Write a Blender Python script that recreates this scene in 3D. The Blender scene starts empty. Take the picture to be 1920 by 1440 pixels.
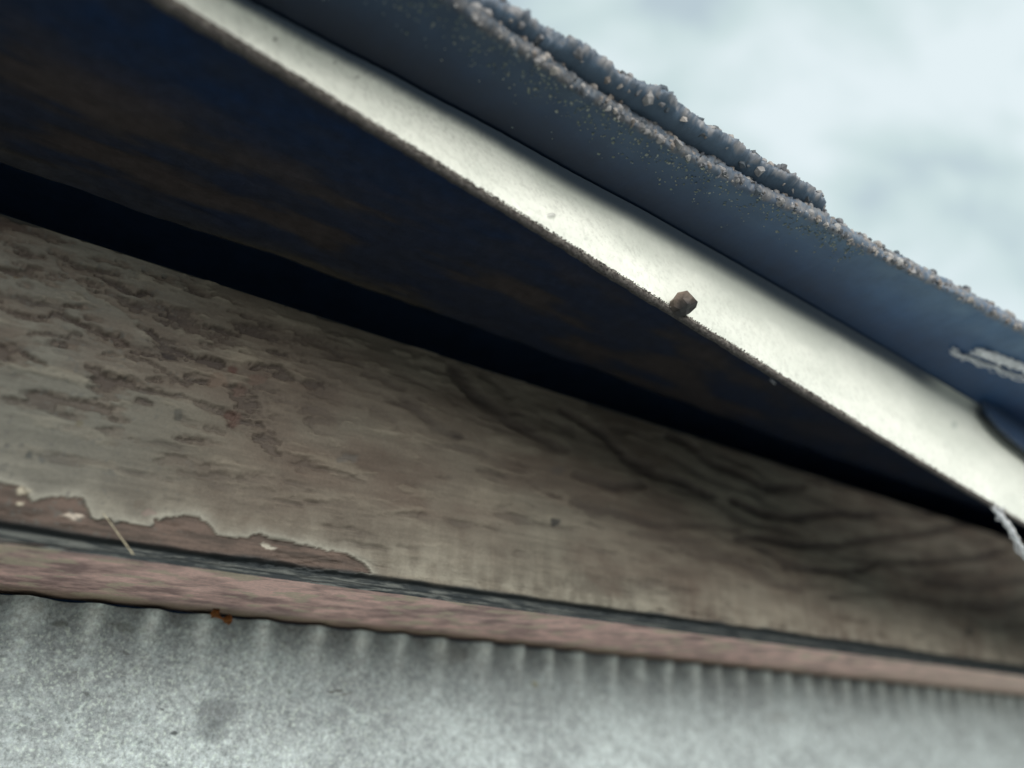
import bpy, math, random
import numpy as np
from math import atan, cos, sin, hypot, radians
rng = np.random.default_rng(7); random.seed(7)
MM = 0.001
CAM_Z = 2.35                                        # the lens is held up close under the eave, 2.35 m above the ground

# ---------------------------------------------------------------- camera, sky, sun, exposure
scene = bpy.context.scene
C = scene.collection
F = 1387.0                                          # focal length in photo pixels (26 mm equivalent)
TH = atan(720 / F)
cam_d = bpy.data.cameras.new('camera'); cam = bpy.data.objects.new('camera', cam_d); C.objects.link(cam)
cam.location = (0, 0, CAM_Z); cam.rotation_euler = (radians(90) + TH, 0, 0)
cam_d.sensor_width = 36; cam_d.lens = 36 * F / 1920
cam_d.clip_start = 0.002; cam_d.clip_end = 500
cam_d.dof.use_dof = True; cam_d.dof.focus_distance = 0.066; cam_d.dof.aperture_fstop = 15
scene.camera = cam
scene.view_settings.view_transform = 'Standard'; scene.view_settings.look = 'None'
scene.view_settings.exposure = 0.0; scene.view_settings.gamma = 1; scene.view_settings.use_curve_mapping = False
scene.cycles.max_bounces = 8; scene.cycles.diffuse_bounces = 5

SUN_EL, SUN_AZ = radians(20), radians(150)          # azimuth measured from +Y clockwise: behind the camera
w = bpy.data.worlds.new('World'); scene.world = w; w.use_nodes = True
nt = w.node_tree; nt.nodes.clear()
def N(tree, t, **k):
    n = tree.nodes.new(t)
    for a, v in k.items():
        if a.startswith('i_'): n.inputs[a[2:].replace('_', ' ')].default_value = v
        else: setattr(n, a, v)
    return n
out = N(nt, 'ShaderNodeOutputWorld'); bg = N(nt, 'ShaderNodeBackground'); bg.inputs['Strength'].default_value = 0.10
sky = N(nt, 'ShaderNodeTexSky', sky_type='NISHITA'); sky.sun_disc = False
sky.sun_elevation = SUN_EL; sky.sun_rotation = SUN_AZ
tc = N(nt, 'ShaderNodeTexCoord')
mp = N(nt, 'ShaderNodeMapping'); mp.inputs['Rotation'].default_value = (0.3, 0.5, 0.75); mp.inputs['Scale'].default_value = (1.6, 3.4, 2.0)
n1 = N(nt, 'ShaderNodeTexNoise'); n1.inputs['Scale'].default_value = 2.1; n1.inputs['Detail'].default_value = 7; n1.inputs['Roughness'].default_value = 0.56; n1.inputs['Distortion'].default_value = 0.4
cr = N(nt, 'ShaderNodeValToRGB'); e = cr.color_ramp.elements
e[0].position = 0.37; e[0].color = (5.5, 6.7, 7.3, 1); e[1].position = 0.63; e[1].color = (8.7, 9.8, 10.1, 1)
mid = cr.color_ramp.elements.new(0.48); mid.color = (6.8, 8.25, 8.3, 1)
mx = N(nt, 'ShaderNodeMix', data_type='RGBA'); mx.inputs['Factor'].default_value = 0.88
L = nt.links.new
L(tc.outputs['Generated'], mp.inputs['Vector']); L(mp.outputs[0], n1.inputs['Vector']); L(n1.outputs['Fac'], cr.inputs['Fac'])
L(sky.outputs[0], mx.inputs['A']); L(cr.outputs[0], mx.inputs['B']); L(mx.outputs['Result'], bg.inputs['Color']); L(bg.outputs[0], out.inputs['Surface'])
sd = bpy.data.lights.new('sun', 'SUN'); sd.energy = 3.3; sd.angle = radians(38); sd.color = (1.0, 0.95, 0.86)
sun = bpy.data.objects.new('sun', sd); C.objects.link(sun)
sun.rotation_euler = (radians(90) - SUN_EL, 0, math.pi - SUN_AZ)

# ---------------------------------------------------------------- coordinates along the wall
# (s, d, h) in mm: s along the wall away to the right, d the distance from the lens towards the wall, h above the lens
_D = np.array([2270.0, F * cos(TH) + 720 * sin(TH)]); _D /= np.hypot(*_D); DX, DY = _D
def W(s, d, h):
    s, d, h = np.broadcast_arrays(np.asarray(s, float), np.asarray(d, float), np.asarray(h, float))
    return np.stack([(s * DX - d * DY) * MM, (s * DY + d * DX) * MM, h * MM + CAM_Z], -1)
def ray(px, py):
    dx = np.asarray(px, float) - 960; dy = 720 - np.asarray(py, float)
    X = dx; Y = F * cos(TH) - dy * sin(TH); Z = F * sin(TH) + dy * cos(TH)
    return X * DX + Y * DY, -X * DY + Y * DX, Z
def at_d(px, py, d): a, b, z = ray(px, py); return a / b * d, z / b * d
def at_h(px, py, h): a, b, z = ray(px, py); return a / z * h, b / z * h
def proj(s, d, h):                                   # where a point of the wall frame falls in the photograph (used to lay out its wear)
    X = s * DX - d * DY; Y = s * DY + d * DX
    f = Y * cos(TH) + h * sin(TH); u = -Y * sin(TH) + h * cos(TH)
    f = np.where(f < 1, 1, f)
    return 960 + X / f * F, 720 - u / f * F

# ---------------------------------------------------------------- numpy noise
_T = rng.random((256, 256))
def vnoise(x, y):
    x = np.asarray(x, float); y = np.asarray(y, float)
    xi = np.floor(x).astype(int); yi = np.floor(y).astype(int); fx = x - xi; fy = y - yi
    fx = fx * fx * (3 - 2 * fx); fy = fy * fy * (3 - 2 * fy)
    a = _T[xi & 255, yi & 255]; b = _T[(xi + 1) & 255, yi & 255]; c = _T[xi & 255, (yi + 1) & 255]; d = _T[(xi + 1) & 255, (yi + 1) & 255]
    return (a * (1 - fx) + b * fx) * (1 - fy) + (c * (1 - fx) + d * fx) * fy
def fbm(x, y, o=4, g=0.5):
    t = 0; a = 1; n = 0
    for k in range(o):
        t = t + a * vnoise(x * 2 ** k + 17.3 * k, y * 2 ** k + 9.1 * k); n += a; a *= g
    return t / n                                     # 0..1, mean 0.5
def sm(a, b, x): t = np.clip((x - a) / (b - a), 0, 1); return t * t * (3 - 2 * t)
def mixc(c0, c1, t): t = np.asarray(t)[..., None]; return np.asarray(c0) * (1 - t) + np.asarray(c1) * t
def dline(X, Y, pts):
    D_ = np.full(X.shape, 1e9)
    for (x0, y0), (x1, y1) in zip(pts, pts[1:]):
        vx, vy = x1 - x0, y1 - y0; l2 = vx * vx + vy * vy + 1e-9
        t = np.clip(((X - x0) * vx + (Y - y0) * vy) / l2, 0, 1)
        D_ = np.minimum(D_, np.hypot(X - x0 - t * vx, Y - y0 - t * vy))
    return D_
def inpoly(X, Y, pts):
    ins = np.zeros(X.shape, bool); n = len(pts)
    for i in range(n):
        x0, y0 = pts[i]; x1, y1 = pts[(i + 1) % n]
        if y0 == y1: continue
        ins ^= ((y0 > Y) != (y1 > Y)) & (X < (x1 - x0) * (Y - y0) / (y1 - y0) + x0)
    return ins
def s_samples(step, x0=-300, x1=2150, lo=-700, hi=1800, y=1250, d=83.0):
    v = list(at_d(np.arange(x0, x1, step), y, d)[0])
    g = (v[-1] - v[-2]); t = v[-1]
    while t < hi: g *= 1.12; t += g; v.append(t)
    g = (v[1] - v[0]); t = v[0]; a = []
    while t > lo: g *= 1.12; t -= g; a.append(t)
    return np.array(a[::-1] + v)

# ---------------------------------------------------------------- objects
def link(o, parent=None, label=None, cat=None, group=None, kind=None):
    C.objects.link(o)
    if parent: o.parent = parent
    for k, v in (('label', label), ('category', cat), ('group', group), ('kind', kind)):
        if v: o[k] = v
    return o
def thing(name, at, label, cat):
    o = bpy.data.objects.new(name, None); o.empty_display_size = 0.01
    o.location = W(*at); return link(o, None, label, cat)
def mesh_np(name, V, faces, mat, parent=None, col=None, smooth=True, origin=None, **tags):
    """V in world metres; faces (n,k) int array or list of such arrays"""
    V = np.asarray(V, float).reshape(-1, 3)
    o0 = np.array(parent.location) if parent else (np.array(origin) if origin is not None else V.mean(0))
    me = bpy.data.meshes.new(name); fl = faces if isinstance(faces, list) else [faces]
    me.vertices.add(len(V)); me.vertices.foreach_set('co', (V - o0).ravel())
    loops = np.concatenate([f.ravel() for f in fl]); tot = np.concatenate([np.full(len(f), f.shape[1]) for f in fl])
    me.loops.add(len(loops)); me.loops.foreach_set('vertex_index', loops.astype(np.int32))
    me.polygons.add(len(tot)); me.polygons.foreach_set('loop_start', np.concatenate([[0], np.cumsum(tot)[:-1]]).astype(np.int32))
    me.polygons.foreach_set('loop_total', tot.astype(np.int32))
    me.polygons.foreach_set('use_smooth', np.full(len(tot), smooth))
    me.update(calc_edges=True)
    if col is not None:
        a = me.color_attributes.new('tone', 'FLOAT_COLOR', 'POINT')
        c4 = np.ones((len(V), 4)); c4[:, :3] = np.asarray(col).reshape(-1, 3); a.data.foreach_set('color', c4.ravel())
    me.materials.append(mat)
    o = bpy.data.objects.new(name, me)
    if not parent: o.location = o0
    return link(o, parent, **tags)
def quads(nr, nc, flip=False, off=0, wrap=False):
    i = np.arange(nr - 1)[:, None]; j = np.arange(nc - 1)[None]
    a = i * nc + j; q = np.stack([a, a + 1, a + nc + 1, a + nc], -1).reshape(-1, 4)
    return (q[:, ::-1] if flip else q) + off
def grid(name, P, mat, parent=None, col=None, flip=False, **k):
    nr, nc = P.shape[:2]
    return mesh_np(name, P.reshape(-1, 3), quads(nr, nc, flip), mat, parent, None if col is None else col.reshape(-1, 3), **k)

# ---------------------------------------------------------------- materials
def material(name, rough=0.8, base=None, grain=None, gscale=3000, bump=0.0, bscale=3000, bdist=0.0002, spec=0.3, coat=0, stretch=(1, 1, 1), metal=0):
    m = bpy.data.materials.new(name); m.use_nodes = True; t = m.node_tree; b = t.nodes['Principled BSDF']
    b.inputs['Roughness'].default_value = rough; b.inputs['Specular IOR Level'].default_value = spec; b.inputs['Coat Weight'].default_value = coat; b.inputs['Metallic'].default_value = metal
    if base is None:
        a = t.nodes.new('ShaderNodeVertexColor'); a.layer_name = 'tone'; src = a.outputs['Color']
    else:
        a = t.nodes.new('ShaderNodeRGB'); a.outputs[0].default_value = (*base, 1); src = a.outputs[0]
    g = t.nodes.new('ShaderNodeTexCoord'); mpn = t.nodes.new('ShaderNodeMapping'); mpn.inputs['Scale'].default_value = stretch
    mpn.inputs['Rotation'].default_value = (0, 0, -math.atan2(DY, DX))
    mpn.vector_type = 'TEXTURE' if False else 'POINT'
    t.links.new(g.outputs['Object'], mpn.inputs['Vector'])
    if grain:
        n = t.nodes.new('ShaderNodeTexNoise'); n.inputs['Scale'].default_value = gscale; n.inputs['Detail'].default_value = 4; n.inputs['Roughness'].default_value = 0.65
        t.links.new(mpn.outputs[0], n.inputs['Vector'])
        r = t.nodes.new('ShaderNodeMapRange'); r.inputs['From Min'].default_value = 0.3; r.inputs['From Max'].default_value = 0.7
        r.inputs['To Min'].default_value = 1 - grain; r.inputs['To Max'].default_value = 1 + grain
        t.links.new(n.outputs['Fac'], r.inputs['Value'])
        v = t.nodes.new('ShaderNodeVectorMath'); v.operation = 'SCALE'
        t.links.new(src, v.inputs[0]); t.links.new(r.outputs[0], v.inputs['Scale']); src = v.outputs[0]
    t.links.new(src, b.inputs['Base Color'])
    if bump:
        n = t.nodes.new('ShaderNodeTexNoise'); n.inputs['Scale'].default_value = bscale; n.inputs['Detail'].default_value = 5; n.inputs['Roughness'].default_value = 0.6
        t.links.new(mpn.outputs[0], n.inputs['Vector'])
        bp = t.nodes.new('ShaderNodeBump'); bp.inputs['Strength'].default_value = bump; bp.inputs['Distance'].default_value = bdist
        t.links.new(n.outputs['Fac'], bp.inputs['Height']); t.links.new(bp.outputs[0], b.inputs['Normal'])
    return m
M_wall = material('grey_siding_paint', 0.9, grain=0.30, gscale=2600, bump=0.7, bscale=2200, bdist=0.0003)
M_board = material('weathered_board_paint', 0.75, grain=0.10, gscale=3200, bump=0.4, bscale=1800, bdist=0.0002)
M_pink = material('bare_reddish_wood', 0.85, grain=0.14, gscale=2600, bump=0.5, bscale=1500, bdist=0.0003)
M_deck = material('glare_tinted_wood', 0.8, grain=0.25, gscale=700, bump=0.5, bscale=900, bdist=0.0003)
M_white = material('white_painted_metal', 0.42, spec=0.45, grain=0.035, gscale=1500, bump=0.35, bscale=1100, bdist=0.00015)
M_hem = material('dirty_oxidised_hem', 0.9, grain=0.5, gscale=5000, bump=0.8, bscale=4500, bdist=0.0002)
M_felt = material('sky_tinted_bitumen', 0.55, spec=0.4, grain=0.12, gscale=500, bump=0.25, bscale=900, bdist=0.0002)
M_gran = material('mineral_granules', 0.62, spec=0.5, grain=0.35, gscale=2500, bump=0.4, bscale=3000, bdist=0.0001)
M_dark = material('dark_void_backing', 0.95, base=(0.028, 0.065, 0.15), grain=0.2, gscale=300, bump=0.2)
M_ground = material('pale_concrete', 0.95, base=(0.30, 0.295, 0.27), grain=0.4, gscale=3, bump=0.5, bscale=60, bdist=0.02)
M_web = material('dusty_cobweb', 0.8, base=(0.84, 0.86, 0.90), grain=0.3, gscale=2500)
M_straw = material('dry_straw', 0.7, base=(0.42, 0.38, 0.28), grain=0.3, gscale=2500)
M_rust = material('orange_brown_debris', 0.8, base=(0.20, 0.075, 0.02), grain=0.6, gscale=2500, bump=0.6)

# ---------------------------------------------------------------- ground
gv = np.array([[-150, -150, 0], [150, -150, 0], [150, 150, 0], [-150, 150, 0]], float)
mesh_np('ground', gv, np.array([[0, 1, 2, 3]]), M_ground, smooth=False, origin=(0, 0, 0), kind='structure')

WALL_D, BOARD_D, LIP_D = 83.0, 63.0, 38.0
H_UND, H_TOP, H_DECK = 14.35, 40.4, 45.2
# ---------------------------------------------------------------- grey siding wall
S = s_samples(2.0)
hw = np.concatenate([np.arange(13.95, -4.0, -0.085), -4 - np.geomspace(0.2, 2340, 26)])
SS, HH = np.meshgrid(S, hw, indexing='xy')
near = sm(-60, -20, SS) * (1 - sm(260, 380, SS))
fade = np.exp(-(14.0 - HH) / 3.4)
wob = 0.35 * (fbm(SS / 6, HH * 0 + 3, 2) - 0.5)
ph = (SS + wob * 6 - 30.1) / 5.475 * 2 * math.pi
rid = (0.5 + 0.5 * np.cos(ph)) ** 1.6
amp = 1.0 + 0.7 * (fbm(SS / 9, HH * 0 + 1.5, 2) - 0.5)
lean = fbm(SS / 7 + HH / 6, HH / 9, 3) - 0.5
left_soft = 0.7 + 0.3 * sm(12, 45, SS)
dw = WALL_D - 1.25 * amp * rid * (0.25 + 0.75 * fade) * (0.6 + 0.4 * left_soft) - 1.3 * (1 - sm(5, 30, SS)) * (fbm(SS / 5.2, 7 + HH / 12, 2) - 0.4) * fade \
     - 0.8 * lean - 0.42 * (fbm(SS * 1.1, HH * 1.1, 4, .6) - 0.5)
dw = np.where(HH < -8, WALL_D, dw)
PX, PY = proj(SS, WALL_D, HH)
m1 = fbm(SS / 7 + HH / 9, HH / 5 + 2, 4); m2 = fbm(SS * 1.4 + 5, HH * 1.4, 3); m3 = fbm(SS / 30, HH / 20 + 8, 3)
fine = fbm(SS * 4.2, HH * 4.2 + 11, 2, 0.7)
col = mixc((0.29, 0.325, 0.345), (0.46, 0.525, 0.55), np.clip(0.5 + 1.2 * (m1 - 0.5) + 1.5 * (m2 - 0.5) + 0.4 * (m3 - 0.5), 0, 1))
fl = sm(0.56, 0.78, fine) * (1 - 0.75 * sm(10, 60, SS))
col = mixc(col, (0.62, 0.72, 0.68), fl * 0.6)
dk = sm(0.36, 0.22, fine) * (1 - 0.8 * sm(10, 60, SS)); col = mixc(col, (0.19, 0.215, 0.21), dk * 0.5)
# shade in the hollows under the board and light on the ridge crests, painted in
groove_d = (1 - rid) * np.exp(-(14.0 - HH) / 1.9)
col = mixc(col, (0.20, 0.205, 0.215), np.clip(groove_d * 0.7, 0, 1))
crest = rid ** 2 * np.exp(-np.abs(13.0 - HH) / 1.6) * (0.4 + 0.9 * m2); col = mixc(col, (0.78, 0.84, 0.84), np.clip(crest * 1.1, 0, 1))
wx = PX + 16 * (fbm(SS * 0.9, HH * 0.9 + 31, 3) - 0.5); wy = PY + 16 * (fbm(SS * 0.9 + 40, HH * 0.9, 3) - 0.5)
for (x, y, rx, ry, k, c) in [(408, 1335, 46, 30, .55, (0.14, 0.155, 0.17)), (395, 1370, 34, 26, .5, (0.12, 0.14, 0.15)), (322, 1372, 7, 5, .8, (0.05, 0.06, 0.06)), (625, 1296, 16, 3, .85, (0.09, 0.09, 0.085)),
        (650, 1302, 14, 3, .6, (0.11, 0.11, 0.1)), (545, 1297, 6, 6, .6, (0.12, 0.14, 0.13)), (110, 1172, 20, 7, .6, (0.11, 0.12, 0.11)), (232, 1176, 22, 10, .5, (0.13, 0.14, 0.13)),
        (1006, 1283, 7, 5, .7, (0.28, 0.26, 0.12)), (160, 1302, 6, 4, .6, (0.08, 0.09, 0.09)), (302, 1330, 4, 3, .7, (0.08, 0.09, 0.09)), (1120, 1290, 5, 5, .3, (0.2, 0.22, 0.22)),
        (235, 1225, 5, 4, .6, (0.1, 0.1, 0.1)), (1455, 1345, 26, 12, .3, (0.22, 0.22, 0.22)), (845, 1230, 40, 18, .3, (0.2, 0.2, 0.19)), (60, 1135, 40, 14, .3, (0.2, 0.22, 0.22))]:
    r = np.sqrt(((wx - x) / rx) ** 2 + ((wy - y) / ry) ** 2); col = mixc(col, c, k * (1 - sm(0.55, 1.25, r)) * near)
siding = thing('siding_wall', (0, WALL_D, -2350), 'grey painted siding wall with a scalloped upper edge, at the bottom below the pink strip', 'wall')
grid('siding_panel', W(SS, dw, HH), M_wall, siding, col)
# sheathing behind, and the dark scalloped slot between panel and board
def box(name, s0, s1, d0, d1, h0, h1, mat, parent=None, col=None, **k):
    q = [(s, d, h) for s in (s0, s1) for d in (d0, d1) for h in (h0, h1)]
    V = np.array([W(*p) for p in q]); f = np.array([[0, 1, 3, 2], [4, 6, 7, 5], [0, 4, 5, 1], [2, 3, 7, 6], [0, 2, 6, 4], [1, 5, 7, 3]])
    cc = None if col is None else np.tile(np.array(col, float), (8, 1))
    return mesh_np(name, V, f, mat, parent, cc, smooth=False, **k)
box('sheathing', -700, 1800, 84.2, 190, -2349, 62, M_dark, siding)

# ---------------------------------------------------------------- peeling trim board
board = thing('trim_board', (0, BOARD_D, 14), 'wide weathered board with peeling greyish paint and a bare pinkish underside, above the grey siding', 'trim board')
hb = np.concatenate([np.arange(14.15, 17.0, 0.075), np.arange(17.0, H_TOP + 0.01, 0.135)])
SS, HH = np.meshgrid(S, hb, indexing='xy'); PX, PY = proj(SS, BOARD_D, HH)
qw = 0.30 + 0.70 * (1 - sm(500, 900, PX))
wx = PX + qw * 34 * (fbm(SS / 4, HH / 2.2, 4, 0.6) - 0.5) + qw * 22 * (fbm(SS * 1.1 + 90, HH * 1.4, 3, .6) - .5)
wy = PY + qw * 26 * (fbm(SS / 4 + 60, HH / 1.8 + 9, 4, 0.6) - 0.5) + qw * 18 * (fbm(SS * 0.9, HH * 1.5 + 44, 3, .6) - .5)
near = sm(-40, -12, SS) * (1 - sm(190, 260, SS))
t1 = fbm(SS / 11, HH / 6, 5); t2 = fbm(SS / 3.2, HH / 1.6 + 20, 4); t3 = fbm(SS / 26 + 4, HH / 12, 3); sp = fbm(SS * 2.6, HH * 2.6, 2, 0.7)
paint = mixc((0.150, 0.122, 0.100), (0.235, 0.208, 0.172), np.clip(0.5 + 2.0 * (t1 - 0.5) + 0.9 * (t2 - 0.5), 0, 1))
paint = mixc(paint, (0.180, 0.185, 0.155), np.clip(0.05 + 1.6 * (t3 - 0.45), 0, 0.6))
paint = mixc(paint, (0.20, 0.208, 0.19), 0.6 * (1 - sm(0, 14, SS)) * near)                   # chalkier at the near end
redd = sm(0.52, 0.70, fbm(SS / 9 + 33, HH / 5 + 3, 4)); paint = mixc(paint, (0.120, 0.082, 0.066), redd * 0.4)
# weathering along the grain
gr = fbm(SS / 14, HH * 0.9 + 2 * fbm(SS / 18, HH / 8, 2), 4, 0.6); paint = paint * (0.86 + 0.28 * gr)[..., None] * (0.61 - 0.01 * sm(10, 40, SS))[..., None]
# chalky run-off climbing from the lower edge
low = np.exp(-(HH - 15.4) / 2.6) * sm(15.3, 16.2, HH); runs = fbm(SS * 0.75, HH / 7, 3, 0.6)
paint = mixc(paint, (0.33, 0.315, 0.265), np.clip(low * sm(0.35, 0.75, 0.45 * runs + 0.55 * fbm(SS / 1.8, HH / 1.5 + 70, 4, .6)) * (0.75 - 0.25 * sm(40, 90, SS)), 0, 1))
streak = sm(20, 40, SS) * np.exp(-(HH - 15.4) / 6) * sm(0.60, 0.78, fbm(SS * 0.9 + 9, HH / 10 + 2, 2)); paint = mixc(paint, (0.30, 0.27, 0.22), streak * 0.15)
height = 0.25 * (t2 - 0.5) + 0.2 * (gr - 0.5)
bare = np.zeros_like(SS)
LN = [  # (points, width, strength)
 ([(15,455),(60,475),(85,480)],5,.95),([(100,472),(150,492),(205,508),(228,510)],6,.9),([(25,485),(60,498),(132,518)],4,.6),([(0,556),(50,566),(120,578)],8,.7),
 ([(60,596),(120,590),(145,602),(170,618),(240,642)],6,.9),([(60,618),(110,622),(150,630)],5,.6),([(190,515),(205,530),(245,545),(290,550)],7,.95),([(205,548),(250,570),(300,578)],12,.7),
 ([(300,570),(318,592),(350,604),(430,622),(455,628)],6,.95),([(262,608),(310,638),(345,658),(400,678),(432,682)],7,.95),([(330,612),(380,628),(440,640)],9,.5),([(478,686),(520,690),(560,712),(608,722)],6,.75),
 ([(240,668),(290,690),(330,712),(362,716)],6,.7),([(232,710),(280,728),(345,738),(395,762),(470,792)],6,.6),([(0,664),(30,660),(60,672),(82,680)],5,.8),([(160,678),(188,690)],5,.6),
 ([(168,764),(240,788)],4,.45),([(560,627),(600,640),(645,664)],7,.6),([(680,700),(735,722),(760,730)],6,.4),([(250,752),(284,764)],9,.6),([(385,798),(425,808)],7,.4),([(436,600),(470,618),(560,640)],5,.25),
 ([(850,690),(885,738),(930,772),(992,806)],13,.75),([(755,752),(815,800),(860,818)],9,.5),([(700,770),(740,790)],8,.3),([(905,700),(960,745)],8,.35),([(990,812),(1060,842)],8,.6),
 ([(1055,768),(1130,812),(1172,862),(1230,890),(1290,908),(1335,928)],10,.85),([(1255,812),(1300,838),(1335,868),(1400,892),(1440,914),(1505,914)],10,.85),
 ([(1375,938),(1430,962),(1500,970),(1580,962),(1645,968)],9,.95),([(1385,1008),(1440,1010),(1500,1022),(1570,1022),(1640,1010),(1710,1004),(1790,990),(1860,968)],9,.85),
 ([(1470,1060),(1560,1072),(1620,1066),(1650,1054),(1740,1056),(1830,1048),(1890,1030)],8,.8),([(1078,888),(1150,912),(1205,910)],9,.65),([(1075,942),(1150,958),(1230,986),(1300,984),(1385,992)],8,.55),
 ([(1740,1090),(1840,1102),(1915,1088)],9,.7),([(1800,1130),(1870,1142),(1925,1126)],9,.7),([(1560,1122),(1640,1110),(1720,1120)],7,.4),([(1620,900),(1700,930),(1760,925)],7,.4),
 ([(1480,1100),(1560,1098)],6,.35),([(1180,1000),(1290,1020),(1380,1050)],7,.3),([(620,700),(700,735),(770,770)],6,.25),([(500,740),(560,755),(640,790)],6,.3),([(1130,760),(1190,790)],8,.3),
 ([(1640,960),(1720,968),(1800,950),(1850,945)],8,.55),([(1700,1075),(1790,1078),(1860,1070)],7,.5)]
brk = fbm(SS / 3.2, HH * 1.7, 5, .65) - .5; halo = np.zeros_like(SS)
for pts, wd, k in LN:
    dd = dline(wx, wy, pts)
    if pts[0][0] < 700:
        halo = np.maximum(halo, k * sm(0.30, 0.85, (1 - sm(wd * 0.3, wd * 2.6, dd)) + 1.5 * brk)); prof = sm(0.35, 0.95, 1.05 * (1 - sm(wd * 0.05, wd * 1.25, dd)) + 1.0 * brk)
    else: prof = 1 - sm(wd * 0.1, wd * 1.5, dd)
    bare = np.maximum(bare, prof * k * (0.75 + 0.6 * brk) * (1.0 if pts[0][0] < 700 else 1.25))
gx = SS + 9 * (fbm(SS / 16, HH / 8 + 9, 2) - .5); ringf = HH * 0.62 - 0.0011 * (gx - 118) ** 2 + 1.5 * (fbm(SS / 7, HH / 2.6 + 90, 3) - .5)
rings = sm(0.35, 1.0, np.sin(ringf * 2.6)) * sm(55, 85, SS) * sm(20, 24, HH + 1.6 * (t2 - .5)) * (0.5 + 0.9 * fbm(SS / 9 + 5, HH / 3, 3)); bare = np.maximum(bare, 0.42 * rings * near)
med = 0.9 * halo
for poly_, k in (([(95, 465), (200, 500), (228, 508), (215, 520), (290, 548), (318, 592), (440, 622), (455, 628), (400, 655), (300, 625), (250, 590), (185, 560), (140, 520)], .75), ([(-60, 545), (0, 552), (80, 570), (140, 600), (120, 625), (60, 618), (0, 640), (-60, 640)], .6),
        ([(240, 650), (330, 660), (470, 690), (520, 740), (470, 790), (380, 760), (280, 735)], .35), ([(430, 620), (560, 640), (700, 700), (640, 720), (500, 690)], .3), ([(840, 700), (960, 740), (1010, 830), (930, 810)], .35)):
    near_edge = inpoly(wx, wy, poly_) * 1.0; med = np.maximum(med, 1.15 * k * sm(0.25, 0.7, near_edge * 0.6 + brk * 1.3))
zone = (1 - sm(620, 860, PX + 0.2 * PY)) * (1 - sm(0, 240, PY - (640 + 0.30 * PX)))
med = np.maximum(med, 0.9 * zone * sm(0.51, 0.60, fbm(SS / 3.6 + 15, HH * 0.85 + 51, 5, .62)))
bare = np.maximum(bare, 0.6 * zone * near * sm(0.57, 0.66, fbm(SS / 3.6 + 15.15, HH * 0.85 + 51.1, 5, .66)))
for _ in range(2): med = np.apply_along_axis(lambda v: np.convolve(v, np.ones(3) / 3, 'same'), 1, med)
paint = mixc(paint, (0.090, 0.074, 0.062), 0.9 * med * near)
bare *= near
bare = np.clip(bare + 0.35 * sm(0.62, 0.78, fbm(SS / 5, HH * 1.1 + 77, 4, .6)), 0, 1)
bandcol = mixc((0.022, 0.020, 0.024), (0.055, 0.040, 0.034), t2)  # dark line cores: crevices, with the shadow of flake edges painted in
flk = (1 - 0.45 * sm(640, 760, PY - 0.3 * PX)) * sm(.56, .70, fbm(SS / 4.5, HH * 0.9 + 130, 5, .6)) * (1 - bare) * (1 - med) * (1 - 0.6 * sm(20, 60, SS))
paint = mixc(paint, (0.25, 0.225, 0.18), 0.30 * flk); paint = paint * (0.80 + 0.40 * fbm(SS / 4.5, HH * 3.0 + 12, 4, .6))[..., None] * (1 + 0.45 * sm(45, 120, SS))[..., None]  # paint lightened to the right to offset shade from the drip edge
colb = mixc(paint, bandcol, np.clip(bare * 0.97, 0, 1)); height += 0.22 * flk - 0.6 * bare - 0.25 * med * near
P_bare = [(-200, 880), (0, 905), (40, 912), (60, 936), (120, 930), (150, 932), (166, 955), (168, 970), (230, 978), (282, 990), (292, 972), (330, 968), (372, 968), (388, 978), (408, 1003), (440, 1008), (485, 1003), (520, 1012), (600, 1028), (655, 1040), (682, 1056), (694, 1074), (300, 1040), (-200, 1000)]
jx = PX + 9 * (fbm(SS * 1.6, HH * 1.6 + 50, 3) - 0.5); jy = PY + 12 * (fbm(SS * 1.6 + 20, HH * 1.6, 3) - 0.5)
pb = inpoly(jx, jy, P_bare).astype(float)
k = np.ones(3) / 3
for _ in range(1): pb = np.apply_along_axis(lambda v: np.convolve(v, k, 'same'), 1, pb)
rim = np.exp(-np.maximum(dline(jx, jy, P_bare[1:-2]) - 3, 0) / 9) * (1 - pb); colb = mixc(colb, (0.29, 0.285, 0.25), rim * 0.75 * near)
wood = mixc((0.055, 0.043, 0.037), (0.112, 0.082, 0.070), sm(.25, .75, fbm(SS / 3, HH * 2.2, 5, .6))); colb = mixc(colb, wood, pb); height -= 0.3 * pb
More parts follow.
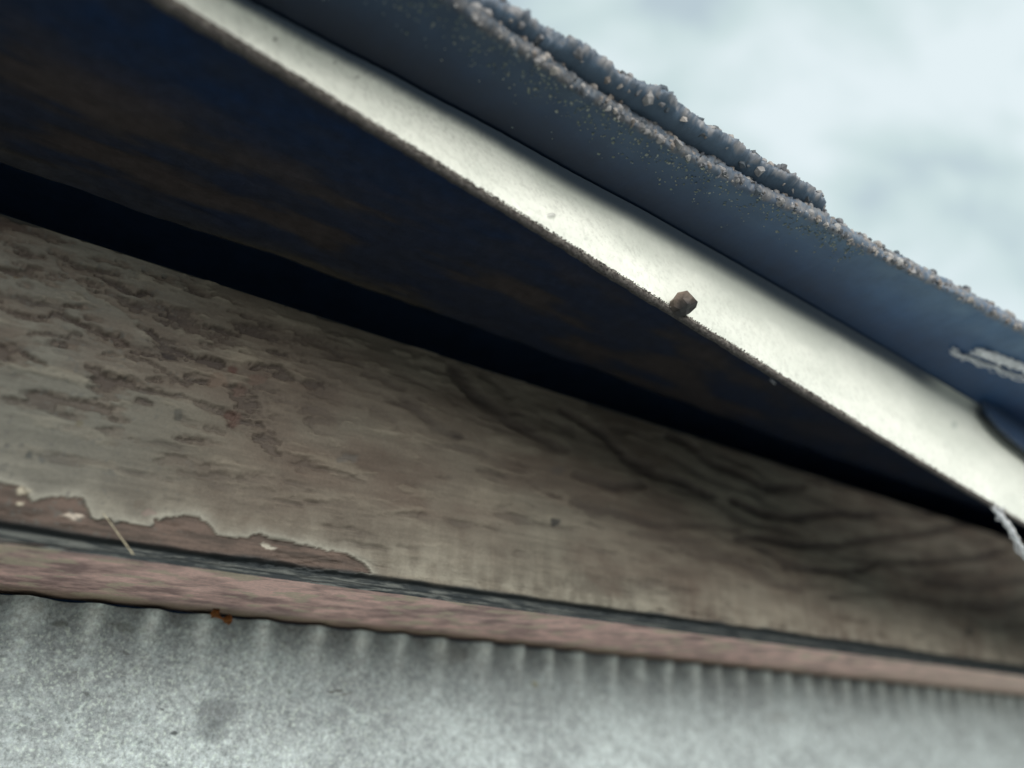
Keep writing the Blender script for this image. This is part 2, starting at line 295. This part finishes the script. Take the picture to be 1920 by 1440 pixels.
for (x, y, rx, ry, kk, c) in [(132, 971, 22, 7, .9, (0.44, 0.39, 0.34)), (38, 943, 9, 6, .9, (0.48, 0.44, 0.36)), (50, 926, 13, 5, .7, (0.45, 0.42, 0.34)), (512, 1023, 14, 5, .85, (0.40, 0.38, 0.33)), (280, 962, 12, 9, .5, (0.2, 0.15, 0.14)),
        (441, 695, 12, 9, .8, (0.07, 0.035, 0.03)), (440, 780, 17, 11, .8, (0.075, 0.045, 0.038)), (405, 715, 16, 14, .35, (0.13, 0.085, 0.065)), (485, 710, 12, 10, .4, (0.10, 0.06, 0.05)), (455, 730, 16, 9, .4, (0.11, 0.07, 0.06)),
        (268, 758, 14, 10, .7, (0.07, 0.06, 0.055)), (332, 782, 10, 8, .8, (0.055, 0.055, 0.05)), (1041, 979, 8, 9, .9, (0.03, 0.03, 0.03)), (1818, 1183, 7, 9, .8, (0.06, 0.055, 0.05)), (648, 858, 17, 8, .7, (0.085, 0.08, 0.075)),
        (1045, 882, 12, 9, .6, (0.08, 0.07, 0.065)), (262, 945, 13, 7, .5, (0.10, 0.085, 0.07)), (308, 932, 5, 6, .5, (0.1, 0.09, 0.08)), (150, 552, 9, 6, .7, (0.08, 0.075, 0.06)), (30, 520, 6, 6, .6, (0.12, 0.09, 0.06)),
        (55, 852, 6, 7, .8, (0.055, 0.06, 0.06)), (78, 860, 6, 5, .7, (0.07, 0.075, 0.075)), (12, 835, 5, 5, .7, (0.07, 0.07, 0.07)), (12, 808, 6, 4, .6, (0.07, 0.07, 0.07)), (38, 838, 5, 4, .4, (0.08, 0.08, 0.08)), (95, 835, 4, 5, .5, (0.08, 0.08, 0.08)), (10, 875, 5, 4, .5, (0.07, 0.07, 0.07)),
        (150, 795, 8, 5, .5, (0.09, 0.08, 0.05)), (1265, 965, 14, 10, .25, (0.1, 0.085, 0.08))]:
    r = np.sqrt(((wx - x) / rx) ** 2 + ((wy - y) / ry) ** 2) if rx > 9 else np.sqrt(((jx - x) / rx) ** 2 + ((jy - y) / ry) ** 2)
    bl = kk * (1 - sm(0.6, 1.3, r)) * near; colb = mixc(colb, c, bl); height += (0.25 if c[0] > .4 else -0.1) * bl
spk = sm(0.72, 0.80, sp) * (1 - sm(2, 16, SS)) * 0.6; colb = mixc(colb, (0.09, 0.09, 0.085), spk)
# the dark groove just above the lower arris
gt = 15.55 + 0.14 * (fbm(SS / 2.5, HH * 0, 3) - 0.5) + 0.34 * sm(25, 110, SS) + 0.2 * (1 - sm(-5, 6, SS))
g = 1 - sm(gt - 0.15, gt + 0.35, HH + 0.5 * (t2 - 0.5))
fib = fbm(SS / 2.2, HH * 5, 4, .65); gcol = mixc((0.020, 0.026, 0.030), (0.125, 0.135, 0.13), sm(0.40, 0.70, fib) * 0.8 * (1 - sm(15.1, 15.4, HH)) * (1 - 0.5 * sm(30, 60, SS)))
colb = mixc(colb, gcol, g)
depth = 0.7 * sm(gt + 0.1, gt - 0.3, HH) * sm(14.45, 14.95, HH)
grid('painted_face', W(SS, BOARD_D - height + depth, HH), M_board, board, colb)
# bare pink underside running back to the siding
du = np.linspace(BOARD_D, 84.5, 100); SU, DU = np.meshgrid(S[::2], du, indexing='xy'); PX, PY = proj(SU, DU, H_UND)
u1 = fbm(SU / 9, DU / 2.2, 4, .6); u2 = fbm(SU / 2.2, DU / 1.7 + 5, 4, .6); u3 = fbm(SU / 22, DU / 9 + 1, 3)
pk = mixc((0.36, 0.235, 0.225), (0.92, 0.60, 0.545), np.clip(0.5 + 1.4 * (u1 - 0.5) + 2.0 * (u2 - 0.5), 0, 1)); pk = mixc(pk, (0.34, 0.27, 0.26), np.clip(1.8 * (u3 - 0.5), 0, .7))
pk = mixc(pk, (0.62, 0.53, 0.40), 0.7 * sm(0.58, 0.72, fbm(SU / 2.2 + 9, DU / 1.6 + 3, 3)))
pk = mixc(pk, (0.95, 0.72, 0.62), 0.7 * sm(60, 190, SU) * (0.4 + u2))
pk = mixc(pk, (0.24, 0.19, 0.12), 0.6 * sm(78.0, 82, DU))
grid('underside', W(SU, DU, H_UND + 0.14 * (u2 - 0.5) + 0.04 * np.sin(SU / 7)), M_pink, board, pk, flip=True)
box('back_block', -700, 1800, BOARD_D + 1.9, 84.1, 15.3, H_TOP - 0.05, M_dark, board)
SU, DU = np.meshgrid(S[::6], np.array([BOARD_D - .05, 64, 70, 84]), indexing='xy')
grid('top_edge', W(SU, DU, H_TOP + 0.0 * SU), M_board, board, np.ones(SU.shape + (3,)) * 0.08)

# ---------------------------------------------------------------- dark soffit board
deck = thing('soffit_board', (0, 50, H_DECK), 'very dark brown soffit board with a painted navy glare, in shadow behind the white metal edging', 'soffit board')
Sd = s_samples(3.0, x0=-500); d_edge = lambda s: 62.6 - 0.5 * np.sin(s / 23) - 0.8 * (fbm(s / 3.2, s * 0 + 4, 3) - 0.5)
vv = np.linspace(0, 1, 110); SU, VV = np.meshgrid(Sd, vv, indexing='xy'); de = d_edge(SU); DU = 39.0 + (de - 39.0) * VV
k1 = fbm(SU / 13, DU / 3.0, 4, .6); k2 = fbm(SU / 30 + 3, DU / 8, 3); k3 = fbm(SU / 4, DU / 1.3, 3)
dc = mixc((0.004, 0.019, 0.062), (0.014, 0.022, 0.046), np.clip(1.4 * k3 - .3, 0, 1))  # navy paints a bluish veil of glare over the dark wood
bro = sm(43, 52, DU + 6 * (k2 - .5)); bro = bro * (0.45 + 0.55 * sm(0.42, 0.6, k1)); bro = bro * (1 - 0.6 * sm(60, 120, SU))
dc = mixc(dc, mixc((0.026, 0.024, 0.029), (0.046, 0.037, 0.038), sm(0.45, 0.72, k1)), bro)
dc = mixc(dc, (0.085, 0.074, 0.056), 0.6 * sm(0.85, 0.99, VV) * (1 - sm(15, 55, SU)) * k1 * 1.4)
grid('wood_face', W(SU, DU, H_DECK + 0.35 * (k1 - 0.5) + 0.15 * (k3 - 0.5)), M_deck, deck, dc, flip=True)
SU, HU = np.meshgrid(Sd[::2], np.array([H_DECK - 0.1, 47, 53.5]), indexing='xy')
grid('inner_edge', W(SU, d_edge(SU), HU), M_deck, deck, np.ones(SU.shape + (3,)) * (0.010, 0.014, 0.025))
box('unseen_cavity_lid', -700, 1800, 39.2, 140, 53.6, 57, M_dark, deck)  # unseen lid added over the cavity so the gap stays dark

# ---------------------------------------------------------------- white metal drip edge
drip = thing('drip_edge', (50, LIP_D, 38), 'bright white painted metal edging strip with a grimy grey rolled lower lip', 'drip edge')
lx = np.array([[-400, -430], [-100, -245], [100, -135], [320, 0], [450, 77], [600, 172], [750, 266], [900, 352], [1075, 460], [1250, 572], [1400, 664], [1500, 727], [1700, 845], [1914, 975], [2150, 1112]])
ls, lh = at_d(lx[:, 0], lx[:, 1], LIP_D)
o = np.argsort(ls); cl = np.polyfit(ls[o], lh[o], 4)
tx = np.array([[430, 0], [700, 150], [950, 275], [1250, 432], [1500, 577], [1700, 692], [1920, 822]]); ts, thh = at_d(tx[:, 0], tx[:, 1], LIP_D); ct = np.polyfit(ts, thh, 3)
def hL(s): s = np.asarray(s, float); c = np.clip(s, -10, 125); k = (np.polyval(cl, 125) - np.polyval(cl, 124)); return np.polyval(cl, c) + np.where(s > 125, (s - 125) * k * 0.45, 0) + np.where(s < -10, (s + 10) * -0.10, 0)
def hT(s): s = np.asarray(s, float); c = np.clip(s, 2, 118); k = (np.polyval(ct, 118) - np.polyval(ct, 117)); return np.polyval(ct, c) + np.where(s > 118, (s - 118) * k * 0.5, 0) + np.where(s < 2, (s - 2) * -0.02, 0)
Sf = s_samples(2.0, x0=-400); Sf = Sf[(Sf > -400) & (Sf < 700)]
vv = np.linspace(0, 1, 60); SU, VV = np.meshgrid(Sf, vv, indexing='xy'); h0 = hL(SU); h1 = hT(SU); HU = h0 + (h1 - h0) * VV
PX, PY = proj(SU, LIP_D, HU)
b1 = fbm(SU * 1.5, HU * 1.5, 3); b2 = fbm(SU / 8, HU / 3, 3)
# orange-peel stipple is strongest low on the strip
stip = (fbm(SU * 3.6 + HU * 1.0, HU * 3.2 + 14, 3, .7) - .5) * (1 - 0.8 * sm(3.5, 7, HU - h0))
disp = 0.10 * stip + 0.05 * (b1 - 0.5) + 0.25 * (b2 - .5)
disp += 0.9 * np.exp(-(h1 - HU) / 0.5)                                  # rolled top bend
wc = mixc((0.64, 0.67, 0.625), (0.82, 0.84, 0.79), np.clip(0.55 + 1.3 * (b2 - 0.5) + 0.4 * (b1 - .5) - 0.5 * sm(1.5, 8, HU - h0), 0, 1))
wc = wc * (1 - 0.20 * np.clip(-stip * 3.0, 0, 1))[..., None]
for (x, y, rx, ry, kk, c) in [(1032, 405, 9, 5, .55, (0.35, 0.35, 0.36)), (516, 74, 5, 4, .8, (0.08, 0.08, 0.07)), (668, 147, 6, 4, .5, (0.25, 0.26, 0.24)), (1789, 797, 7, 8, .45, (0.30, 0.36, 0.34)), (1099, 447, 5, 4, .35, (0.4, 0.42, 0.4)), (626, 120, 4, 3, .5, (.2, .2, .2))]:
    r = np.sqrt(((PX - x) / rx) ** 2 + ((PY - y) / ry) ** 2); bl = 1 - sm(.4, 1.2, r); wc = mixc(wc, c, kk * bl); disp += 0.25 * bl * (x == 1032)
# soft shadow of the overhang painted on the flange top (uneven lower border)
wk = np.clip((h1 - h0) / 9, .25, 1); shade_h = h1 - wk * (0.55 + 0.25 * (fbm(SU / 9, HU * 0, 3) - .5)); sk = sm(shade_h - 1.35 * wk, shade_h + 0.25 * wk, HU)
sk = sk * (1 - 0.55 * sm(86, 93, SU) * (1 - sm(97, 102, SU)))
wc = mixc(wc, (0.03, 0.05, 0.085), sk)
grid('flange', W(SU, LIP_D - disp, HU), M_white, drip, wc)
grid('flange_back', W(SU[::6, ::4], LIP_D + 0.45, HU[::6, ::4]), M_dark, drip)
# rolled hem
a = np.linspace(0, 2 * math.pi, 15); SU, AA = np.meshgrid(Sf, a, indexing='xy')
rr = 0.37 + 0.16 * (fbm(SU * 2.2, AA * 0.8, 3) - 0.5) + 0.10 * (fbm(SU / 5, AA * 0, 2) - .5); rr = rr * (1 - 0.25 * sm(60, 110, SU)) * (1 + 0.35 * (1 - sm(0, 16, SU)))
rr[-1] = rr[0]
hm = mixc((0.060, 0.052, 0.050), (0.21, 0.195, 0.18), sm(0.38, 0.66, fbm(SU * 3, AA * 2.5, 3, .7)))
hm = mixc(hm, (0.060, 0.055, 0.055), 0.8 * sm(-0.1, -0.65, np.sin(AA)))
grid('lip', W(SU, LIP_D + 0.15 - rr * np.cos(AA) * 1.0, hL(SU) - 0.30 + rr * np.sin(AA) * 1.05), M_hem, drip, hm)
# crusty fringe of grit on the lip
def blobs(name, n, place, size, mat, parent, colf, sub=1, squash=(0.55, 1.25), jit=.8, **tg):
    import bmesh
    bm = bmesh.new(); bmesh.ops.create_icosphere(bm, subdivisions=sub, radius=1); bv = np.array([v.co[:] for v in bm.verts]); bf = np.array([[v.index for v in f.verts] for f in bm.faces]); bm.free()
    V = []; Fc = []; K = []
    for i in range(n):
        p = W(*place(i)); r = size(i) * MM; q = bv * (1 + jit * (rng.random((len(bv), 1)) - .5)); A = np.linalg.qr(rng.normal(size=(3, 3)))[0]
        q = (q * rng.uniform(*squash, 3)) @ A * r + p; V.append(q); Fc.append(bf + i * len(bv)); K.append(np.tile(colf(i), (len(bv), 1)))
    return mesh_np(name, np.concatenate(V), np.concatenate(Fc), mat, parent, np.concatenate(K), smooth=False, **tg)
pick = lambda lo, hi: float(np.interp(rng.random(), np.linspace(0, 1, 200), at_d(np.linspace(lo, hi, 200), 600, 38)[0]))
tmp = [pick(60, 2050) for _ in range(2600)]
def lipplace(i): s = tmp[i]; aa = rng.uniform(-0.3, 2.4); return s, LIP_D + .15 - 0.46 * cos(aa), float(hL(s)) - .30 + 0.48 * sin(aa)
blobs('lip_grit', 2600, lipplace, lambda i: rng.uniform(.035, .085), M_hem, drip, lambda i: np.array((1, .94, .9)) * rng.choice([.05, .10, .18, .30]), kind='stuff')

# ---------------------------------------------------------------- shingles of the roof edge
roof = thing('roof_edge', (40, 30, 47), 'overhanging asphalt shingle edge with painted blue haze, crusted with pale granules against the sky', 'roof')
lowpx = np.array([(780, -50), (860, 0), (920, 45), (1000, 98), (1060, 140), (1120, 180), (1180, 217), (1240, 254), (1300, 288), (1350, 315), (1400, 342), (1450, 366), (1500, 388), (1550, 412), (1600, 444), (1650, 470), (1700, 495), (1760, 525), (1800, 548), (1840, 568), (1900, 602), (2000, 655)])
H0 = lambda s: np.asarray(hT(s)) + 0.25
sA, dA = [], []
for x, y in lowpx:
    h = 47.0
    for _ in range(6): s_, d_ = at_h(x, y, h); h = float(H0(s_)) + 0.75
    sA.append(float(s_)); dA.append(float(d_))
def d_low(s): return np.interp(s, sA, dA, left=dA[0], right=dA[-1])
skypx = np.array([(830, -50), (900, -5), (940, 3), (985, 22), (1002, 45), (1050, 66), (1085, 78), (1130, 112), (1150, 136), (1190, 150), (1250, 172), (1265, 192), (1300, 222), (1340, 242), (1375, 262), (1400, 285), (1440, 306), (1480, 326), (1510, 345), (1540, 372), (1556, 394)])
sB, dB = [], []
for x, y in skypx:
    h = 49.0
    for _ in range(6): s_, d_ = at_h(x, y, h); h = float(H0(s_)) + 2.7
    sB.append(float(s_)); dB.append(float(d_))
S_END = sB[-1]
def d_up(s): return np.interp(s, sB, dB, left=dB[0], right=dB[-1])
Ss = s_samples(1.4, x0=-300)
def shingle(name, Sx, dout, hbot, thick, back, parent, tone, rough_amp, endcap=False):
    """closed slab: underside, ragged outer face, top"""
    prof = [(1, 0), (.93, 0), (.85, 0), (.77, 0), (.7, 0), (.55, 0), (.4, 0), (.3, 0), (.2, 0), (.12, 0), (.06, 0), (.02, 0.02), (0, .14), (-.01, .32), (-.02, .5), (-.01, .68), (0, .85), (.03, .98), (.12, 1.02), (.4, 1.0), (1, 1.0)]
    P = np.zeros((len(prof), len(Sx), 3)); K = np.zeros_like(P)
    for r, (u, v) in enumerate(prof):
        e = 1 if 11 <= r <= 18 else (0.25 if r < 9 else .5)
        rg = 0.8 * (0.35 - np.abs(fbm(Sx * 1.9 + 5, Sx * 0 + r * .8, 3, .7) - .5) * 3) * e * rough_amp; dn = -rg + rough_amp * e * (fbm(Sx * 1.0 + 3 * r * .2, Sx * 0 + r * .45, 3, .7) - .5) * 2
        hn = rough_amp * e * .5 * (fbm(Sx * 1.3 + 71, Sx * 0 + r * .5, 3, .7) - .5)
        dd = dout(Sx) + u * (back - dout(Sx)) + dn; hh = hbot(Sx) + v * thick + hn
        P[r] = W(Sx, dd, hh); K[r] = tone(Sx, u, v, r)
    o = grid(name, P, M_felt, parent, K, flip=True); return o
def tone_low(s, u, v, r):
    c = mixc((0.003, 0.032, 0.112), (0.010, 0.060, 0.17), np.clip(fbm(s / 12, s * 0 + u * 3, 3) * 1.2 - .1, 0, 1))  # blue paints sky tint and lens flare onto the dark bitumen
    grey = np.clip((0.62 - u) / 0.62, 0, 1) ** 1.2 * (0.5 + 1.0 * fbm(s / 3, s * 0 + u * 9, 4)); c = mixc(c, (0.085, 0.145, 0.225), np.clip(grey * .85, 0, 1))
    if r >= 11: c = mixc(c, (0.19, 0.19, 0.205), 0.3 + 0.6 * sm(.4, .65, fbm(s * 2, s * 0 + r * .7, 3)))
    return c * (0.50 + 0.85 * sm(15, 90, s))[..., None] * (1 - (0.62 - 0.25 * sm(40, 100, s)) * sm(0.22, 0.75, u + 0.12 * (fbm(s / 9, s * 0 + 5, 3) - .5)))[..., None] * (1 - 0.12 * (r >= 11))  # backlit haze painted in towards the right; darker towards the flange
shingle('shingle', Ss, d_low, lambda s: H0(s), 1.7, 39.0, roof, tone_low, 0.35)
Su = Ss[(Ss < S_END)]
def tone_up(s, u, v, r):
    c = mixc((0.045, 0.08, 0.13), (0.08, 0.12, 0.18), fbm(s / 3, s * 0 + v * 3, 3)); return mixc(c, (0.25, 0.25, 0.27), .15 + .7 * sm(.42, .65, fbm(s * 1.6, s * 0 + r * .8, 3))) if r >= 13 else c
du0 = lambda s: d_up(s) + 0.25
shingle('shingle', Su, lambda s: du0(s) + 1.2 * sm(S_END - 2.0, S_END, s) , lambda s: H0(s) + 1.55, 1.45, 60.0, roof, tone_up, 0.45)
# roof surface running up and back over the house
Sr = Ss[::6]; SU, DU = np.meshgrid(Sr, np.array([31.5, 38, 60, 200, 900, 2600]), indexing='xy')
grid('roof_field', W(SU, DU, 49.5 + np.maximum(DU - 31.5, 0) * np.where(DU < 61, 0.30, 0.30) + 0 * SU - 0.0), M_felt, roof, np.ones(SU.shape + (3,)) * (0.06, 0.07, 0.085))
box('roof_backing', -700, 1800, 39.0, 45, 47.2, 52.5, M_dark, roof)
gcols = [(0.28, 0.275, 0.29), (0.17, 0.175, 0.20), (0.38, 0.35, 0.34), (0.10, 0.11, 0.13), (0.24, 0.21, 0.20), (0.42, 0.41, 0.42), (0.07, 0.09, 0.12)]
def pick2(lo, hi): return float(np.interp(rng.random(), [0, 1], [lo, hi]))
NB = 3200; sl = [pick2(-6, 112) for _ in range(NB)]
def p_low(i): s = sl[i]; v = rng.beta(1.6, 1.6); return s, float(d_low(s)) + rng.normal(0, .10) + .15 * v + .12, float(H0(s)) + 0.05 + 1.55 * v
blobs('granules', NB, p_low, lambda i: min(.46, .16 * math.exp(rng.normal(0, .5))), M_gran, roof, lambda i: 0.82 * np.array(gcols[int(rng.choice(7, p=[.24, .2, .17, .1, .12, .12, .05]))]), kind='stuff', label='pale granules crusting the lower shingle edge')
NU = 1100; su = [pick2(-6, S_END) for _ in range(NU)]
def p_up(i): s = su[i]; v = rng.beta(2, 1.2); return s, float(du0(s)) + rng.normal(0, .10) + .22, float(H0(s)) + 1.65 + 1.45 * v
blobs('granules', NU, p_up, lambda i: min(.62, .18 * math.exp(rng.normal(0, .6))), M_gran, roof, lambda i: 0.82 * np.array(gcols[int(rng.choice(7, p=[.2, .22, .1, .18, .12, .05, .13]))]), kind='stuff', label='granules on the torn upper shingle layer')
NL = 330; sg_ = [pick2(-4, 118) for _ in range(NL)]
def p_big(i):
    s = sg_[i]
    if i % 2 and s < S_END: return s, float(du0(s)) + .05, float(H0(s)) + 2.9 + rng.normal(0, .12)
    return s, float(d_low(s)) + .12, float(H0(s)) + rng.uniform(.3, 1.75)
blobs('granules', NL, p_big, lambda i: rng.uniform(.26, .50), M_gran, roof, lambda i: 0.82 * np.array(gcols[int(rng.choice(7, p=[.2, .25, .12, .15, .13, .05, .1]))]), sub=2, squash=(.75, 1.15), jit=.22, kind='stuff', label='coarser roofing granules standing out on the edge')
NS = 900; ss3 = [pick2(5, 62) for _ in range(NS)]
def p_sc(i): s = ss3[i]; return s, float(d_low(s)) + abs(rng.normal(0, 1.5)) + .3, float(H0(s)) + 0.02
blobs('granules', NS, p_sc, lambda i: rng.uniform(.05, .15), M_gran, roof, lambda i: np.array([(0.16, 0.19, 0.17), (0.25, 0.27, 0.25), (0.10, 0.13, 0.15)][i % 3]), kind='stuff', label='fine specks stuck under the shingle')

# ---------------------------------------------------------------- loose felt flap at the far end
def slab(name, poly, n, th, mat, parent=None, col=None, **k):
    """poly: (s,d,h) outline, thickness th along the wall normal"""
    A = np.array([W(s, d, h) for s, d, h in poly]); B = np.array([W(s, d + th, h) for s, d, h in poly]); m = len(poly)
    V = np.concatenate([A, B]); f = [np.arange(m)[None], np.arange(m, 2 * m)[::-1][None], np.array([[i, i + m, (i + 1) % m + m, (i + 1) % m] for i in range(m)])]
    return mesh_np(name, V, f, mat, parent, None if col is None else np.tile(np.array(col, float), (2 * m, 1)), smooth=False, **k)
fp = [(1833, 716), (1842, 742), (1856, 775), (1876, 800), (1900, 822), (1935, 850), (2050, 935)]
poly = [(float(at_d(x, y, 36.2)[0]), 36.2, float(at_d(x, y, 36.2)[1])) for x, y in fp]
poly = poly + [(poly[-1][0], 36.2, float(H0(poly[-1][0])) + .3)] + [(poly[0][0] + .5, 36.2, float(H0(poly[0][0] + .5)) + .3)]
slab('felt_flap', poly, 0, 0.5, M_felt, None, (0.020, 0.045, 0.10), label='dark navy torn felt flap hanging over the white edging at the far right', cat='felt flap')

# ---------------------------------------------------------------- small things
def tube(name, pts, rad, mat, sides=6, jit=0.0, parent=None, **k):
    pts = [np.array(W(*p)) for p in pts]; V = []; n = len(pts)
    for i, p in enumerate(pts):
        t = pts[min(i + 1, n - 1)] - pts[max(i - 1, 0)]; t /= np.linalg.norm(t); u = np.cross(t, (0, 0, 1.0)); u /= np.linalg.norm(u); v = np.cross(t, u)
        r = (rad(i / (n - 1)) if callable(rad) else rad) * MM * (1 + jit * rng.uniform(-1, 1)); c = p + jit * rad_n(rad) * MM * rng.normal(0, .5, 3)
        for a_ in range(sides): V.append(c + r * (cos(a_ * 2 * math.pi / sides) * u + sin(a_ * 2 * math.pi / sides) * v))
    f = np.array([[i * sides + j, i * sides + (j + 1) % sides, (i + 1) * sides + (j + 1) % sides, (i + 1) * sides + j] for i in range(n - 1) for j in range(sides)])
    cap = np.array([list(range(sides))[::-1], [(n - 1) * sides + j for j in range(sides)]])
    return mesh_np(name, np.array(V), [f, cap], mat, parent, **k)
def rad_n(r): return r(0.5) if callable(r) else r
def pl(px, n=24, d0=None, d1=None, h=None):
    px = np.array(px, float); t = np.linspace(0, 1, len(px)); q = np.linspace(0, 1, n); X = np.interp(q, t, px[:, 0]); Y = np.interp(q, t, px[:, 1]); o = []
    for x, y, k in zip(X, Y, q):
        d = d0 + (d1 - d0) * k; s_, h_ = at_d(x, y, d); o.append((float(s_), d, float(h_)))
    return o
tube('straw', pl([(193, 962), (210, 985), (228, 1010), (250, 1040)], 14, 62.4, 60.5), lambda t: .03 + .03 * t, M_straw, jit=.15, label='thin pale dry straw fibre crossing the dark groove near the left end', cat='straw')
def under(x, y, drop=0.25):                          # where the ray through a photo point meets the shingle's underside
    h = 43.0
    for _ in range(8): s_, d_ = at_h(x, y, h); h = float(H0(s_)) - drop
    return np.array((float(s_), float(d_), h))
def web(base, rad, strands, spread, label):
    """a dusty twisted strand: several fine threads wound into one mesh"""
    base = np.array(base); n = 46; q = np.linspace(0, len(base) - 1, n); B = np.stack([np.interp(q, range(len(base)), base[:, k]) for k in range(3)], 1); V = []; Fc = []; off = 0
    for k in range(strands):
        ph_ = rng.uniform(0, 6.28); w1 = rng.uniform(.25, .8); r0 = rad * rng.uniform(.5, 1.2)
        o_ = np.stack([np.cumsum(rng.normal(0, 1, n)) for _ in range(3)], 1); o_ = (o_ - o_.mean(0)) / 4 * spread
        P = B + o_ + spread * np.stack([np.cos(np.arange(n) * w1 + ph_), np.sin(np.arange(n) * w1 + ph_), np.sin(np.arange(n) * w1 * 1.3 + ph_)], 1)
        Pw = W(P[:, 0], P[:, 1], P[:, 2]); T = np.gradient(Pw, axis=0); T /= np.linalg.norm(T, axis=1)[:, None]; U = np.cross(T, (0, 0, 1.0)); U /= np.linalg.norm(U, axis=1)[:, None]; Q = np.cross(T, U)
        for a_ in range(5): V.append(Pw + MM * r0 * (1 + .4 * rng.random(n))[:, None] * (cos(a_ * 1.2566) * U + sin(a_ * 1.2566) * Q))
        idx = np.arange(n - 1)[:, None]; jj = np.arange(5)[None]
        Fc.append(np.stack([off + jj * n + idx, off + ((jj + 1) % 5) * n + idx, off + ((jj + 1) % 5) * n + idx + 1, off + jj * n + idx + 1], -1).reshape(-1, 4)); off += 5 * n
    return mesh_np('cobweb', np.concatenate(V), np.concatenate(Fc), M_web, None, label=label, cat='cobweb')
lp = lambda pts, d: [(float(at_d(x, y, d)[0]), d, float(at_d(x, y, d)[1])) for x, y in pts]
web(lp([(1868, 948), (1878, 970), (1893, 990), (1908, 1018), (1932, 1052)], 37.0), .045, 11, .22, 'short twisted white cobweb strand hanging from the metal lip at the right edge')
web([under(*p) for p in [(1833, 659), (1860, 667), (1890, 678), (1935, 696)]], .08, 22, .26, 'bright white dusty cobweb streak under the shingles at the far right')
web([under(*p) for p in [(1786, 656), (1800, 664), (1815, 672), (1850, 686), (1880, 697), (1935, 716)]], .045, 9, .22, 'fainter grey cobweb streak just below the bright one')
web(lp([(1446, 712), (1449, 716), (1453, 720)], 45), .05, 2, .03, 'tiny pale lint speck in the dark below the lip')
# mineral grit stuck on the lip: ragged faceted stone
import bmesh
bm = bmesh.new(); bmesh.ops.create_icosphere(bm, subdivisions=2, radius=1); V = np.array([v.co[:] for v in bm.verts]); Fc = np.array([[v.index for v in f.verts] for f in bm.faces]); bm.free()
prg = np.random.default_rng(5); pn = [prg.normal(size=3) for _ in range(24)]; pn = [p / np.linalg.norm(p) for p in pn]; r = np.ones(len(V)) * 1.0
for p in pn: dt = V @ p; r = np.minimum(r, np.where(dt > .1, prg.uniform(.60, .80) / np.maximum(dt, .1), 9))
V = V * r[:, None] * (1 + 0.30 * (rng.random((len(V), 1)) - .5)) * (1.42, 1.3, 1.22)
s_, h_ = at_d(1275, 571, 37.4); kc = mixc((0.022, 0.02, 0.022), (0.26, 0.195, 0.155), np.clip(V @ np.array((-.5, -.4, .9)) * .8 + .2 + .5 * (rng.random(len(V)) - .5), 0, 1))  # lit upper left and shaded lower right painted into the stone's colour
mesh_np('stone_granule', V * 1.12 * MM + W(s_, 37.4, h_), Fc, M_gran, None, kc, smooth=False, label='single brown roofing granule stuck on the metal lip near the middle', cat='grit')
cb = []; sc_ = [(398, 1146), (404, 1150), (410, 1156), (418, 1160), (426, 1162), (434, 1161)]
pts = []
for x, y in sc_: a_, b_ = at_d(x, y, 81.0); pts.append((float(a_), 81.0, float(b_)))
tube('bark_crumb', [p for q in zip(pts, pts[1:]) for p in (q[0], tuple((np.array(q[0]) + np.array(q[1])) / 2))] + [pts[-1]], lambda t: .30 + .22 * sin(t * 9), M_rust, sides=7, jit=.35, label='small orange brown crumb lodged between the pink underside and the grey siding', cat='debris')
